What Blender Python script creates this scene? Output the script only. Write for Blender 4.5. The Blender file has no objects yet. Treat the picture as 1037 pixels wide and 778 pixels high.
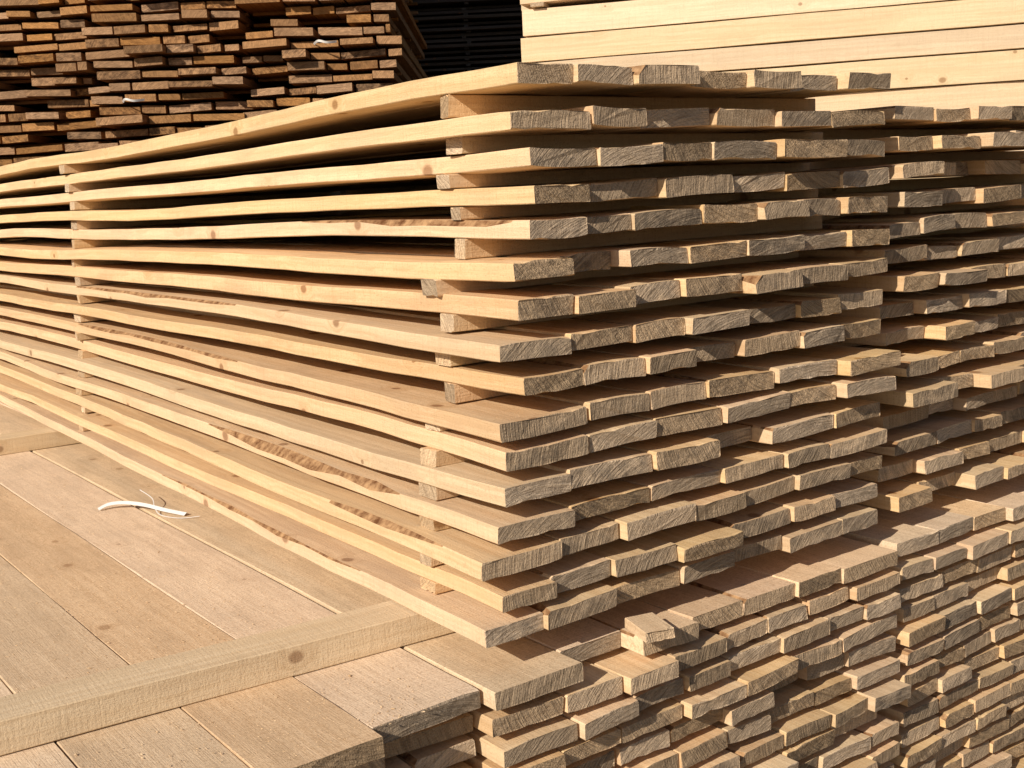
import bpy, math, random
from mathutils import Matrix, Vector
random.seed(7)
H=1.85
scene=bpy.context.scene

# ---------------------------------------------------------------- node helpers
class NT:
    def __init__(s,name):
        s.m=bpy.data.materials.new(name); s.m.use_nodes=True
        s.t=s.m.node_tree; s.t.nodes.clear()
        s.out=s.n('ShaderNodeOutputMaterial'); s.b=s.n('ShaderNodeBsdfDiffuse')
        s.b.inputs['Roughness'].default_value=0.0
        s.l(s.b.outputs[0],s.out.inputs[0])
    def n(s,t,**k):
        x=s.t.nodes.new(t)
        for a,b in k.items(): setattr(x,a,b)
        return x
    def l(s,a,b): s.t.links.new(a,b)
    def put(s,sock,v):
        if isinstance(v,bpy.types.NodeSocket): s.l(v,sock)
        else: sock.default_value=v
    def attr(s,name):
        return s.n('ShaderNodeAttribute',attribute_name=name,attribute_type='GEOMETRY').outputs['Vector']
    def vm(s,op,a,b):
        x=s.n('ShaderNodeVectorMath',operation=op); s.put(x.inputs[0],a); s.put(x.inputs[1],b); return x.outputs[0]
    def ma(s,op,a,b=0.0,c=0.0,clamp=False):
        x=s.n('ShaderNodeMath',operation=op); x.use_clamp=clamp
        s.put(x.inputs[0],a); s.put(x.inputs[1],b); s.put(x.inputs[2],c); return x.outputs[0]
    def noise(s,v,scale=1,detail=4,rough=.55,dist=0):
        x=s.n('ShaderNodeTexNoise'); s.put(x.inputs['Vector'],v); x.inputs['Scale'].default_value=scale
        x.inputs['Detail'].default_value=detail; x.inputs['Roughness'].default_value=rough; x.inputs['Distortion'].default_value=dist
        return x.outputs['Fac']
    def mr(s,v,a,b,c=0,d=1,smooth=False):
        x=s.n('ShaderNodeMapRange'); x.clamp=True
        if smooth: x.interpolation_type='SMOOTHSTEP'
        s.put(x.inputs[0],v)
        for i,k in enumerate((a,b,c,d)): s.put(x.inputs[i+1],k)
        return x.outputs[0]
    def mix(s,f,a,b,mode='MIX'):
        x=s.n('ShaderNodeMix',data_type='RGBA',blend_type=mode)
        s.put(x.inputs[0],f)
        for i,c in ((6,a),(7,b)):
            if isinstance(c,tuple) and len(c)==3: c=c+(1,)
            s.put(x.inputs[i],c)
        return x.outputs[2]
    def sep(s,v):
        x=s.n('ShaderNodeSeparateXYZ'); s.put(x.inputs[0],v); return x.outputs
    def comb(s,a,b,c):
        x=s.n('ShaderNodeCombineXYZ')
        for i,k in enumerate((a,b,c)): s.put(x.inputs[i],k)
        return x.outputs[0]
    def bump(s,h,strength,dist,prev=None):
        x=s.n('ShaderNodeBump'); x.inputs['Strength'].default_value=strength; x.inputs['Distance'].default_value=dist
        s.put(x.inputs['Height'],h)
        if prev is not None: s.l(prev,x.inputs['Normal'])
        return x.outputs[0]

def side_mat(name,light,dark,grey,greyamt=.3,knots=1.0,dust=0.0,sat=1.0,sawamt=1.0,kthr=.55,stain=0.0):
    t=NT(name); bc=t.attr('bc'); br=t.attr('br'); r=t.sep(br); q=t.sep(bc)
    p=t.vm('ADD',bc,t.vm('MULTIPLY',br,(17.0,5.0,3.0)))
    vo=t.n('ShaderNodeTexVoronoi',voronoi_dimensions='2D')
    wr=t.ma('ADD',q[1],q[2])
    t.put(vo.inputs['Vector'],t.comb(t.ma('ADD',t.ma('MULTIPLY',q[0],.8),t.ma('MULTIPLY',r[0],23)),t.ma('ADD',wr,t.ma('MULTIPLY',r[1],9)),0.0))
    vo.inputs['Scale'].default_value=5.0
    kc=t.sep(vo.outputs['Color'])[0]; kd=vo.outputs['Distance']
    on=t.ma('GREATER_THAN',kc,kthr)
    ksz=t.mr(kc,kthr,1.0,.025,.085)
    kn=t.ma('MULTIPLY',t.mr(kd,ksz,t.ma('MULTIPLY',ksz,.6)),on)
    halo=t.ma('MULTIPLY',t.mr(kd,.22,.05,0,1,True),on)
    blot=t.noise(t.vm('MULTIPLY',p,(3.2,11,11)),1,4,.62)
    gy=t.ma('ADD',t.ma('MULTIPLY',blot,.035),t.ma('MULTIPLY',halo,.022))
    pg=t.vm('ADD',p,t.comb(0,gy,gy))
    g1=t.noise(t.vm('MULTIPLY',pg,(1.3,85,85)),1,2,.6)
    g2=t.noise(t.vm('MULTIPLY',p,(20,480,480)),1,1,.6)
    spk=t.noise(t.vm('MULTIPLY',p,(240,240,240)),1,2,.75)
    saw=t.noise(t.vm('MULTIPLY',p,(190,9,9)),1,2,.6)
    c=t.mix(t.mr(g1,.36,.64),light,dark)
    c=t.mix(t.mr(g2,.35,.75,0,.3),c,dark)
    c=t.mix(t.ma('MULTIPLY',t.mr(blot,.46,.70),greyamt),c,grey)
    c=t.mix(t.mr(saw,.50,.70,0,.20*sawamt),c,(dark[0]*.75,dark[1]*.7,dark[2]*.65))
    c=t.mix(t.mr(spk,.54,.74,0,.45),c,(dark[0]*.6,dark[1]*.55,dark[2]*.5))
    if dust>0:
        c=t.mix(t.ma('MULTIPLY',t.mr(spk,.53,.42),t.mr(blot,.62,.35,.2*dust,.75*dust)),c,(.90,.71,.51))
    if stain>0:
        # dirt picked up by the yard boards
        wn=t.noise(t.vm('MULTIPLY',bc,(5,12,5)),1,5,.7)
        c=t.mix(t.ma('MULTIPLY',t.mr(wn,.50,.68),stain),c,(.38,.28,.19))
    c=t.mix(t.ma('MULTIPLY',halo,.22*knots),c,(dark[0]*.8,dark[1]*.66,dark[2]*.5))
    c=t.mix(t.ma('MULTIPLY',kn,.7*knots),c,(.25,.115,.05))
    hs=t.n('ShaderNodeHueSaturation'); t.l(c,hs.inputs['Color'])
    t.put(hs.inputs['Value'],t.mr(r[0],0,1,.86,1.09)); t.put(hs.inputs['Hue'],t.mr(r[1],0,1,.494,.506)); t.put(hs.inputs['Saturation'],t.mr(r[2],0,1,.84*sat,1.10*sat))
    t.l(hs.outputs[0],t.b.inputs['Color'])
    hgt=t.ma('ADD',t.ma('ADD',t.ma('MULTIPLY',g2,.5),t.ma('MULTIPLY',saw,.6*sawamt)),t.ma('MULTIPLY',spk,.75))
    t.l(t.bump(hgt,.7,.0019),t.b.inputs['Normal'])
    return t.m

def end_mat(name,light,dark,weather,wamt=.5):
    t=NT(name); bc=t.attr('bc'); br=t.attr('br'); r=t.sep(br); q=t.sep(bc)
    cx=t.mr(r[0],0,1,-.03,.17); cz=t.mr(r[1],0,1,-.14,.17)
    dx=t.ma('SUBTRACT',q[1],cx); dz=t.ma('SUBTRACT',q[2],cz)
    p2=t.vm('ADD',bc,t.vm('MULTIPLY',br,(7.0,5.0,3.0)))
    blot=t.noise(t.vm('MULTIPLY',p2,(1,24,36)),1,4,.65)
    d=t.ma('SQRT',t.ma('ADD',t.ma('MULTIPLY',dx,dx),t.ma('MULTIPLY',dz,dz)))
    d=t.ma('ADD',d,t.ma('MULTIPLY',blot,.006))
    ring=t.mr(t.ma('SINE',t.ma('MULTIPLY',d,t.mr(r[2],0,1,700,1500))),-1,1)
    th=t.mr(r[2],0,1,.35,2.6)
    st=t.ma('ADD',t.ma('MULTIPLY',q[1],t.ma('COSINE',th)),t.ma('MULTIPLY',q[2],t.ma('SINE',th)))
    ct=t.ma('SUBTRACT',t.ma('MULTIPLY',q[2],t.ma('COSINE',th)),t.ma('MULTIPLY',q[1],t.ma('SINE',th)))
    ct=t.ma('ADD',ct,t.ma('MULTIPLY',t.ma('MULTIPLY',st,st),2.2))
    streak=t.noise(t.comb(t.ma('MULTIPLY',ct,260),t.ma('MULTIPLY',st,14),t.ma('MULTIPLY',r[0],40)),1,3,.7)
    fine=t.noise(t.vm('MULTIPLY',p2,(1,340,340)),1,2,.7)
    c=t.mix(t.mr(ring,.3,.9,0,.42),light,dark)
    wm=t.ma('MULTIPLY',t.mr(blot,.36,.60),t.mr(t.ma('FRACT',t.ma('MULTIPLY',r[1],7.3)),0,1,wamt*.15,min(1,wamt*1.6)))
    c=t.mix(wm,c,weather)
    c=t.mix(t.mr(streak,.50,.66,0,.6),c,(light[0]*1.3,light[1]*1.3,light[2]*1.25))
    c=t.mix(t.mr(streak,.48,.34,0,.45),c,(dark[0]*.5,dark[1]*.47,dark[2]*.43))
    c=t.mix(t.mr(fine,.5,.72,0,.5),c,(dark[0]*.5,dark[1]*.47,dark[2]*.44))
    hs=t.n('ShaderNodeHueSaturation'); t.l(c,hs.inputs['Color'])
    t.put(hs.inputs['Value'],t.mr(t.ma('FRACT',t.ma('MULTIPLY',r[0],5.7)),0,1,.66,1.22)); t.put(hs.inputs['Saturation'],t.mr(r[2],0,1,.72,1.0))
    t.l(hs.outputs[0],t.b.inputs['Color'])
    hgt=t.ma('ADD',t.ma('ADD',t.ma('MULTIPLY',streak,1.0),t.ma('MULTIPLY',blot,1.6)),t.ma('MULTIPLY',fine,.35))
    t.l(t.bump(hgt,1.0,.006),t.b.inputs['Normal'])
    return t.m

def simple_mat(name,c1,c2,scale,bs=.5,bd=.003,vec=(1,1,1)):
    t=NT(name); tc=t.n('ShaderNodeTexCoord').outputs['Object']
    v=t.vm('MULTIPLY',tc,vec)
    f=t.noise(v,scale,5,.65)
    t.l(t.mix(t.mr(f,.35,.65),c1,c2),t.b.inputs['Color'])
    t.l(t.bump(f,bs,bd),t.b.inputs['Normal'])
    return t.m

M_side=side_mat('fresh_sawn_wood',(.83,.635,.415),(.70,.50,.30),(.56,.41,.275),.5)
M_end=end_mat('sawn_end_grain',(.62,.46,.305),(.42,.30,.19),(.27,.21,.155),.65)
M_stk=end_mat('fresh_end_grain',(.72,.54,.35),(.55,.39,.24),(.48,.34,.22),.4)
M_bark=simple_mat('bark_edge',(.14,.065,.032),(.50,.32,.18),38,.9,.005)
M_deck=side_mat('dusty_deck_wood',(.83,.64,.455),(.70,.515,.345),(.57,.43,.30),.5,.6,1.0,.95,1.5,.68,.25)
M_bgside=side_mat('weathered_wood',(.38,.205,.09),(.25,.12,.047),(.15,.08,.04),.5)
M_bgend=end_mat('weathered_end_grain',(.52,.275,.105),(.29,.142,.055),(.12,.065,.035),.7)
M_gside=side_mat('shade_darkened_grey_wood',(.14,.11,.085),(.085,.065,.05),(.06,.05,.045),.5)  # weathered grey-brown, base colour darkened to stand in for shade on this stack
M_gend=end_mat('shade_darkened_grey_end_grain',(.13,.105,.085),(.08,.06,.05),(.05,.045,.04),.6)  # cut ends of the same stack, its shade also put into the colour
M_yside=side_mat('pale_planed_wood',(.82,.66,.465),(.72,.55,.36),(.62,.48,.33),.45,.9,0,.92,.8)
SET_F=[M_side,M_end,M_bark]; SET_D=[M_deck,M_end,M_bark]; SET_S=[M_side,M_stk,M_bark]
SET_B=[M_bgside,M_bgend,M_bark]; SET_G=[M_gside,M_gend,M_bark]; SET_Y=[M_yside,M_end,M_bark]

# ---------------------------------------------------------------- board builder
class Builder:
    def __init__(s): s.v=[];s.f=[];s.mi=[];s.bc=[];s.br=[]
    def board(s,x,y,z,W,T,L,axis='y',nseg=8,dx=0,dz=0,bow=0,crook=0,tilt=0,wane=None,detail=True,zfun=None,chip=.0015,cup=0,wander=1.0):
        """plank: x,y,z = left/near/bottom corner; grows W across, T up, L along axis"""
        r=(random.random(),random.random(),random.random())
        base=len(s.v)
        c=random.uniform(.0010,.0022)
        nm=5 if detail else 0
        npf=8+2*nm
        ph=random.random()*6.28; ph2=random.random()*6.28; ph3=random.random()*6.28
        us=[0.0]
        if detail: us.append(.005); us.append(.03)
        for i in range(1,nseg+1):
            u=L*(i/nseg)**1.35
            if u>us[-1]+.02: us.append(u)
        if detail: us.insert(-1,L-.006)
        skew=random.uniform(-.007,.007) if detail else 0
        lean=random.uniform(-.003,.003) if detail else 0
        tears=[random.uniform(-1,1)*chip*.5 for _ in range(npf)]
        drops=[0.0]*npf
        if detail:
            for j in range(npf):
                if random.random()<.11: drops[j]=random.uniform(.001,.004)
        wv=[]
        for i,u in enumerate(us):
            wn=0
            if wane:
                a,b,amp=wane
                if a<u<b:
                    m=(u-a)/(b-a); wn=max(0,amp*math.sin(m*math.pi)**.5*(.7+.25*math.sin(u*23+ph)+.25*math.sin(u*61+ph2)))
            wv.append(wn)
            cx=c+wn*1.0; cz=c+min(wn*.9,T*.75)
            prof=[(0,c),(c,0)]
            prof+=[(W*(j+1)/(nm+1),0) for j in range(nm)]
            prof+=[(W-c,0),(W,c),(W,T-c),(W-c,T)]
            prof+=[(W*(nm-j)/(nm+1),T) for j in range(nm)]
            prof+=[(cx,T),(0,T-cz)]
            zo=dz*(u/L)+bow*math.sin(math.pi*u/L)+ .0013*math.sin(u*5+ph)+.0006*math.sin(u*17+ph3)
            if zfun: zo+=zfun(u)
            xo=dx*(u/L)+crook*math.sin(math.pi*u/L)+wander*(.0018*math.sin(u*6+ph2)+.0008*math.sin(u*19+ph))
            for j,(a,b) in enumerate(prof):
                yy=u; jz=0
                if detail and u<.01:
                    w0=1 if i==0 else .3
                    yy+=tears[j]*w0+(skew*(a/W-.5)+lean*(b/T-.5))
                    jz=(drops[j]*w0)*(-1 if b>T*.5 else 1)
                k=a/W-.5
                px=a+xo; pz=b+zo+jz+tilt*(a-W/2)+cup*(k*k*4-.5)
                if axis=='y': s.v.append((x+px,y+yy,z+pz))
                else: s.v.append((x+yy,y+px,z+pz))
                s.bc.append((u,a,b)); s.br.append(r)
        n=npf
        for i in range(len(us)-1):
            for j in range(n):
                k=(j+1)%n
                a=base+i*n
                s.f.append((a+j,a+n+j,a+n+k,a+k))
                s.mi.append(2 if (j==n-2 and (wv[i]>.003 or wv[i+1]>.003)) else 0)
        s.f.append(tuple(base+j for j in range(n))); s.mi.append(1)
        q=base+(len(us)-1)*n
        s.f.append(tuple(q+n-1-j for j in range(n))); s.mi.append(1)
    def make(s,name,mats,parent=None):
        me=bpy.data.meshes.new(name); me.from_pydata(s.v,[],s.f)
        for m in mats: me.materials.append(m)
        me.polygons.foreach_set('material_index',s.mi)
        for nm,d in (('bc',s.bc),('br',s.br)):
            at=me.attributes.new(nm,'FLOAT_VECTOR','POINT')
            at.data.foreach_set('vector',[c for p in d for c in p])
        me.update()
        o=bpy.data.objects.new(name,me); scene.collection.objects.link(o)
        if parent: o.parent=parent
        return o
def empty(name,loc=(0,0,0),rz=0):
    e=bpy.data.objects.new(name,None); scene.collection.objects.link(e)
    e.location=loc; e.rotation_euler=(0,0,rz); e.empty_display_size=.2
    return e
R=random.uniform

# ---------------------------------------------------------------- main stickered stack
LX=[1.200,1.185,1.223,1.226,1.212,1.177,1.183,1.144,1.186,1.136,1.148,1.133,1.119,1.079,1.118,1.077]
LZ=[.179,.106,.042,-.020,-.077,-.144,-.211,-.278,-.341,-.410,-.463,-.526,-.587,-.643,-.708,-.763]
N=16; T=.033; Y0=1.58; LEN=5.0
ZU=[.179-.0628*k for k in range(N)]
WOB=[(R(-.005,.005),R(0,6.28)) for k in range(N)]
WOB[0]=(.004,.3); WOB[-1]=(0,0)
def zk(k,s):
    w=min(1,max(0,s/2.2)); w=w*w*(3-2*w)
    far=ZU[k]-.012*(1-k/15.0)
    return LZ[k]*(1-w)+far*w+WOB[k][0]*(math.sin(s*2.6+WOB[k][1])-math.sin(WOB[k][1]))
st=empty('lumber_stack')
B=Builder(); S=Builder()
for k in range(N):
    xl=LX[k]; far=1.20+.01*math.sin(k*2.1)-.0015*k
    right=2.20-.003*k+R(-.016,.018)
    nb=7 if random.random()<.65 else 6
    ws=[R(.8,1.2) for _ in range(nb)]; tot=sum(ws); gap=.003
    ws=[w/tot*(right-xl-gap*(nb-1)) for w in ws]
    x=xl
    for i in range(nb):
        y=Y0+(0 if i==0 else R(-.013,.013))
        if i and random.random()<.2: y-=R(.015,.045)*random.choice((1,1,-1))
        zj=R(0,.004) if i else 0
        wane=None
        if i==0 and k==4: wane=(.0,.75,.014)
        elif i==0 and k==12: wane=(.35,1.25,.024)
        elif i==0 and k==13: wane=(.15,.6,.010)
        elif i==0 and k in (7,9): wane=(1.1,2.6,.010)
        elif i==0 and k==15: wane=(.5,1.5,.008)
        elif i and random.random()<.24: wane=(R(-.5,.05),R(.8,3),R(.010,.028))
        cr=R(-.016,.016) if i==0 else R(-.001,.001)
        tl=R(-.03,.03) if i else R(-.014,.014)
        B.board(x,y,H+zk(k,0)+zj,ws[i],T*(1+R(-.12,.06)),LEN+R(-.05,.05),nseg=30,dx=(far-xl)*1.35*(1-i/(nb-.5)*.8),
            tilt=tl,bow=0,crook=cr,wane=wane,zfun=(lambda u,k=k:zk(k,u)-zk(k,0)),chip=.003,cup=R(-.003,.003),wander=1.8 if i==0 else .6)
        x+=ws[i]+gap
for k in range(N-1):
    for ys in (1.79,4.06,6.2):
        s=ys-Y0
        yy=ys+R(-.022,.022)
        zb=zk(k+1,s)+T; zt=zk(k,s)
        xx=max(LX[k],LX[k+1])*(1-min(1,s/3.7))+1.2*min(1,s/3.7)
        S.board(xx+R(-.014,.006),yy,H+zb+.0005,R(.035,.062),zt-zb-.001,1.0,axis='x',nseg=3,chip=.002)
B.make('boards',SET_F,st); S.make('stickers',SET_S,st)

# ---------------------------------------------------------------- neighbouring stickered stack
st2=empty('lumber_stack')
B=Builder(); S=Builder()
for k in range(15):
    z=-.763+.0628*k
    x=2.25+R(-.02,.03); yl=1.60+R(-.025,.03)
    for i in range(7):
        w=R(.115,.17)
        y=yl+R(-.016,.016)
        if random.random()<.2: y-=R(.015,.05)*random.choice((1,1,-1))
        B.board(x,y,H+z+R(0,.005),w,T*(1+R(-.14,.06)),LEN-.1,nseg=12,tilt=R(-.035,.035),bow=R(-.002,.002),chip=.003,cup=R(-.003,.003),
            wane=(R(-.5,.05),R(.8,3),R(.010,.028)) if random.random()<.24 else None)
        x+=w+.004
    if k<14:
        for ys in (1.85,4.1,6.2):
            S.board(2.25+R(-.015,.015),ys+R(-.02,.02),H+z+T+.001,.05,.0628-T-.002,1.05,axis='x',nseg=3)
B.make('boards',SET_F,st2); S.make('stickers',SET_S,st2)

# ---------------------------------------------------------------- bearers
def bearer(x,y,z,W,Th,L,rz):
    e=Builder(); e.board(0,-W/2,0,W,Th,L,axis='x',nseg=10,chip=.002,crook=.003,wander=.6)
    o=e.make('bearer_beam',[M_yside,M_end,M_bark]); o.location=(x,y,z); o.rotation_euler=(0,0,rz)
DECK=H-.763-.058
bearer(-.45,1.965,DECK+.0012,.10,.0562,2.62,math.radians(-3.8))
bearer(-.4,4.42,DECK+.0012,.11,.0562,2.55,math.radians(-1))
bearer(2.23,1.93,DECK+.0012,.10,.0562,1.0,0)
bearer(2.23,4.4,DECK+.0012,.10,.0562,1.0,0)

# ---------------------------------------------------------------- lower packages
def lower(name,x0,x1,yf,wtop,wrow,seed,recess=0,toplens=None):
    random.seed(seed)
    e=empty(name); D=Builder(); B=Builder(); S=Builder()
    sp=.0505; th=.033
    for k in range(19):
        z=DECK-th-sp*k
        if z<.12: break
        x=x0+R(-.01,.01) if k else x0
        i=0; yl=yf+R(-.014,.014)
        while x<x1-.06:
            w=R(*(wtop if k==0 else wrow))
            if x+w>x1-.05: w=x1-x
            y=yl+R(-.011,.011)+(recess if k else 0)
            if k==0:
                y=yf+R(-.015,.015)
                if toplens and i<len(toplens): w,y=toplens[i]
            elif random.random()<.15: y-=R(.012,.04)*random.choice((1,1,-1))
            tp=k==0
            (D if tp else B).board(x,y,z+(0 if tp else R(-.001,.003)),w-(.0022 if tp else .003),th*(1 if tp else 1+R(-.12,.05)),4.9+R(-.1,.1),nseg=16 if tp else 6,
                tilt=R(-.008,.008) if tp else R(-.03,.03),chip=.003,bow=R(-.001,.0) if tp else R(-.002,.002),cup=0 if tp else R(-.003,.003),
                crook=R(-.0008,.0008) if tp else R(-.002,.002),wander=.5 if tp else 1,
                wane=(R(-.5,.05),R(.5,3),R(.008,.026)) if (random.random()<.2 and not (tp and recess)) else None)
            x+=w+(0 if tp else R(0,.004)); i+=1
        for ys in (1.9,3.2,4.5,5.8):
            S.board(x0+R(0,.02),ys,z-sp+th+.001,.05,sp-th-.002,(x1-x0)-.03,axis='x',nseg=2,detail=False)
    zb=z+sp-.004
    for ys in (1.95,4.0,6.0):
        S.board(x0,ys,.0,.1,max(.05,zb-.001),x1-x0,axis='x',nseg=2,detail=False)
    D.make('top_boards',SET_D,e); B.make('boards',SET_F,e); S.make('stickers',SET_S,e)
lower('lumber_package',1.06,2.175,1.54,(.13,.16),(.115,.17),3,0,[(.195,1.53),(.15,1.60),(.14,1.535),(.14,1.55)])
lower('lumber_package',2.205,3.35,1.545,(.13,.16),(.115,.17),5)
lower('lumber_package',-.16,1.055,1.53,(.19,.21),(.15,.2),9,.05,[(.2,1.5),(.2,1.55),(.2,1.53),(.2,1.50),(.2,1.52),(.213,1.56)])
random.seed(21)

# offcut block on the front ledge, chips and sawdust on the deck
oc=Builder(); oc.board(0,0,0,.06,.02,.08,axis='y',nseg=3,chip=.005)
o=oc.make('wood_offcut',SET_D); o.location=(1.385,1.51,DECK+.004); o.rotation_euler=(math.radians(2),0,math.radians(-14))
cv=[];cf=[]
def chip(x,y,z,a,b,h):
    an=R(0,6.28); ca,sa=math.cos(an),math.sin(an); i=len(cv)
    for (px,py) in ((-a,-b),(a,-b*R(.3,1)),(a*R(.5,1),b),(-a*R(.6,1),b*R(.4,1))):
        cv.append((x+px*ca-py*sa,y+px*sa+py*ca,z+R(.0002,.0010)))
    cv.append((x,y,z+h))
    for k in range(4): cf.append((i+k,i+(k+1)%4,i+4))
for _ in range(4200):
    y=1.55+R(0,1)**1.5*3.6; x=R(-.1,1.0)
    if 1.80<y<2.05 or 4.34<y<4.5: continue
    a=R(.0007,.0024)*(1 if random.random()<.93 else 1.7); chip(x,y,DECK+.0008,a,a*R(.3,.8),R(.0008,.0018))
for _ in range(40):
    y=R(1.6,4.5); x=R(.2,1.0)
    if 1.80<y<2.05 or 4.34<y<4.5: continue
    chip(x,y,DECK+.0008,R(.006,.016),R(.0006,.0014),.0012)
me=bpy.data.meshes.new('sawdust_chips'); me.from_pydata(cv,[],cf)
me.materials.append(simple_mat('sawdust',(.60,.42,.25),(.84,.66,.46),90,.2,.001))
o=bpy.data.objects.new('sawdust_chips',me); scene.collection.objects.link(o)

# white plastic packing strap lying on the deck
def ribbon(name,pts,width,mat,up=(0,0,1)):
    P_=[Vector(p) for p in pts]; sm=[]
    for i in range(len(P_)-1):
        p0=P_[max(0,i-1)];p1=P_[i];p2=P_[i+1];p3=P_[min(len(P_)-1,i+2)]
        for k in range(8):
            t=k/8; sm.append(.5*((2*p1)+(p2-p0)*t+(2*p0-5*p1+4*p2-p3)*t*t+(3*p1-p0-3*p2+p3)*t**3))
    sm.append(P_[-1]); vs=[];fs=[]
    for i,p in enumerate(sm):
        d=(sm[min(i+1,len(sm)-1)]-sm[max(i-1,0)]).normalized()
        tw=Vector(up).cross(d).normalized()*width/2; nn=d.cross(tw).normalized()*.0006
        vs+=[tuple(p-tw-nn),tuple(p+tw-nn),tuple(p+tw+nn),tuple(p-tw+nn)]
    for i in range(len(sm)-1):
        for k in range(4): fs.append((i*4+k,i*4+(k+1)%4,i*4+4+(k+1)%4,i*4+4+k))
    me=bpy.data.meshes.new(name); me.from_pydata(vs,[],fs); me.materials.append(mat)
    o=bpy.data.objects.new(name,me); scene.collection.objects.link(o); return o
M_white=simple_mat('white_plastic',(.80,.82,.86),(.72,.74,.78),20,.1,.001)
z=DECK
ribbon('plastic_strap',[(.960,3.29,z+.004),(.99,3.285,z+.014),(1.025,3.25,z+.018),(1.06,3.19,z+.015),(1.09,3.12,z+.008),(1.12,3.05,z+.004)],.012,M_white,up=(-.35,-.35,.8))
ribbon('string',[(1.085,3.30,z+.035),(1.09,3.22,z+.024),(1.075,3.16,z+.010),(1.07,3.10,z+.002),(1.095,3.03,z+.002),(1.14,3.0,z+.004)],.0022,M_white)

# ---------------------------------------------------------------- background stacks
def bgstack(name,loc,rz,cols,cw,height,sp,th,wr,L,mats,jit):
    e=empty(name,loc,rz); B=Builder(); S=Builder()
    for c in range(cols):
        z=.12; xo=c*(cw+.03)
        yl0=R(-.06,.06)
        while z<height:
            x=xo+R(-.05,.05)
            yl=yl0+R(-.05,.05)
            while x<xo+cw-.05:
                w=R(*wr)
                if x+w>xo+cw-.04: w=xo+cw-x+R(-.03,.06)
                y=yl+R(-jit,jit)
                if random.random()<.16: y-=R(.03,.14)
                if random.random()>.06:
                    B.board(x,y,z+R(-.001,.002),w-.008,th*R(.70,1.03),L+R(-.1,.1),nseg=3,detail=False,tilt=R(-.05,.05))
                x+=w+R(0,.02)
            if sp-th>.012:
                for ys in (.3,L*.5,L-.35):
                    S.board(xo,ys+R(-.03,.03),z+th+.001,.05,sp-th-.002,cw,axis='x',nseg=1,detail=False)
            z+=sp
        for ys in (.3,L-.4): S.board(xo,ys,0,.1,.118,cw,axis='x',nseg=1,detail=False)
    B.make('boards',mats,e); S.make('stickers',mats,e); return e
f=(.593,.805); rt=(.805,-.593)
def P(r,d): return (r*rt[0]+d*f[0], r*rt[1]+d*f[1],0)
wst=bgstack('weathered_lumber_stack',P(-5.0,8.6),math.atan2(rt[1],rt[0]),4,1.05,5.6,.078,.054,(.14,.34),3.0,SET_B,.035)
bgstack('grey_lumber_stack',P(2.2,13.5),math.radians(54),2,1.1,6.0,.06,.036,(.13,.18),5.0,SET_G,.02)
for (x,zz) in ((2.35,2.62),(3.72,2.95)):
    o=ribbon('plastic_strap',[(x,-.06,zz),(x+.05,-.16,zz+.01),(x+.11,-.17,zz-.004),(x+.17,-.12,zz+.004)],.015,M_white,up=(0,1,.2))
    o.parent=wst
# pale timber stack, long side facing
e=empty('pale_timber_stack',(6.84,1.02,0),math.atan2(.6,.8)); B=Builder(); S=Builder()
z=.15; row=0
while z<4.0:
    hh=R(.095,.14); x=R(-.014,.014)
    for i in range(5):
        w=.2
        B.board(x,R(-.04,.04),z,w,hh,5.0+R(-.05,.05)*(1 if i else .8),nseg=14,tilt=0,bow=R(-.002,.002),crook=R(-.010,.010),chip=.002,wander=2)
        x+=w+.006
    z+=hh+R(.003,.012); row+=1
    if row%7==0:
        for ys in (.5,2.4,4.85): S.board(-.02,ys,z,.07,.02,1.0,axis='x',nseg=1,detail=False)
        z+=.022
for ys in (.5,2.4,4.5): S.board(0,ys,0,.12,.149,1.0,axis='x',nseg=1,detail=False)
B.make('beams',SET_Y,e); S.make('stickers',SET_Y,e)

# ---------------------------------------------------------------- ground
me=bpy.data.meshes.new('ground')
me.from_pydata([(-400,-400,0),(400,-400,0),(400,400,0),(-400,400,0)],[],[(0,1,2,3)])
me.materials.append(simple_mat('packed_dirt',(.20,.155,.11),(.30,.24,.17),3,.6,.02))
o=bpy.data.objects.new('ground',me); scene.collection.objects.link(o)

# ---------------------------------------------------------------- light
el=math.radians(30); hx,hy=-.95,-.30; hn=math.hypot(hx,hy); hx/=hn; hy/=hn
sd=Vector((hx*math.cos(el),hy*math.cos(el),math.sin(el)))
L=bpy.data.lights.new('sun','SUN'); L.energy=4.9; L.angle=math.radians(.5); L.color=(1,.855,.665)
lo=bpy.data.objects.new('sun',L); lo.rotation_euler=sd.to_track_quat('Z','Y').to_euler(); lo.location=(-5,-5,8); scene.collection.objects.link(lo)
w=bpy.data.worlds.new('World'); scene.world=w; w.use_nodes=True
nt=w.node_tree; sky=nt.nodes.new('ShaderNodeTexSky'); sky.sky_type='NISHITA'; sky.sun_disc=False
sky.sun_elevation=el; sky.sun_rotation=math.atan2(hx,hy)
bg=nt.nodes['Background']; nt.links.new(sky.outputs[0],bg.inputs[0]); bg.inputs[1].default_value=.052
# ---------------------------------------------------------------- camera
cd=bpy.data.cameras.new('camera'); cam=bpy.data.objects.new('camera',cd); scene.collection.objects.link(cam)
cd.sensor_width=36; cd.lens=41.45; cd.clip_end=1500; cd.clip_start=.05
rgt=Vector((.800,-.598,-.0476)).normalized(); fw=Vector((.585,.795,-.1588)); fw=(fw-rgt*fw.dot(rgt)).normalized(); up=rgt.cross(fw)
m=Matrix((rgt,up,-fw)).transposed().to_4x4(); m.translation=Vector((0,0,H)); cam.matrix_world=m
scene.camera=cam
scene.view_settings.view_transform='Standard'; scene.view_settings.look='None'; scene.view_settings.exposure=0
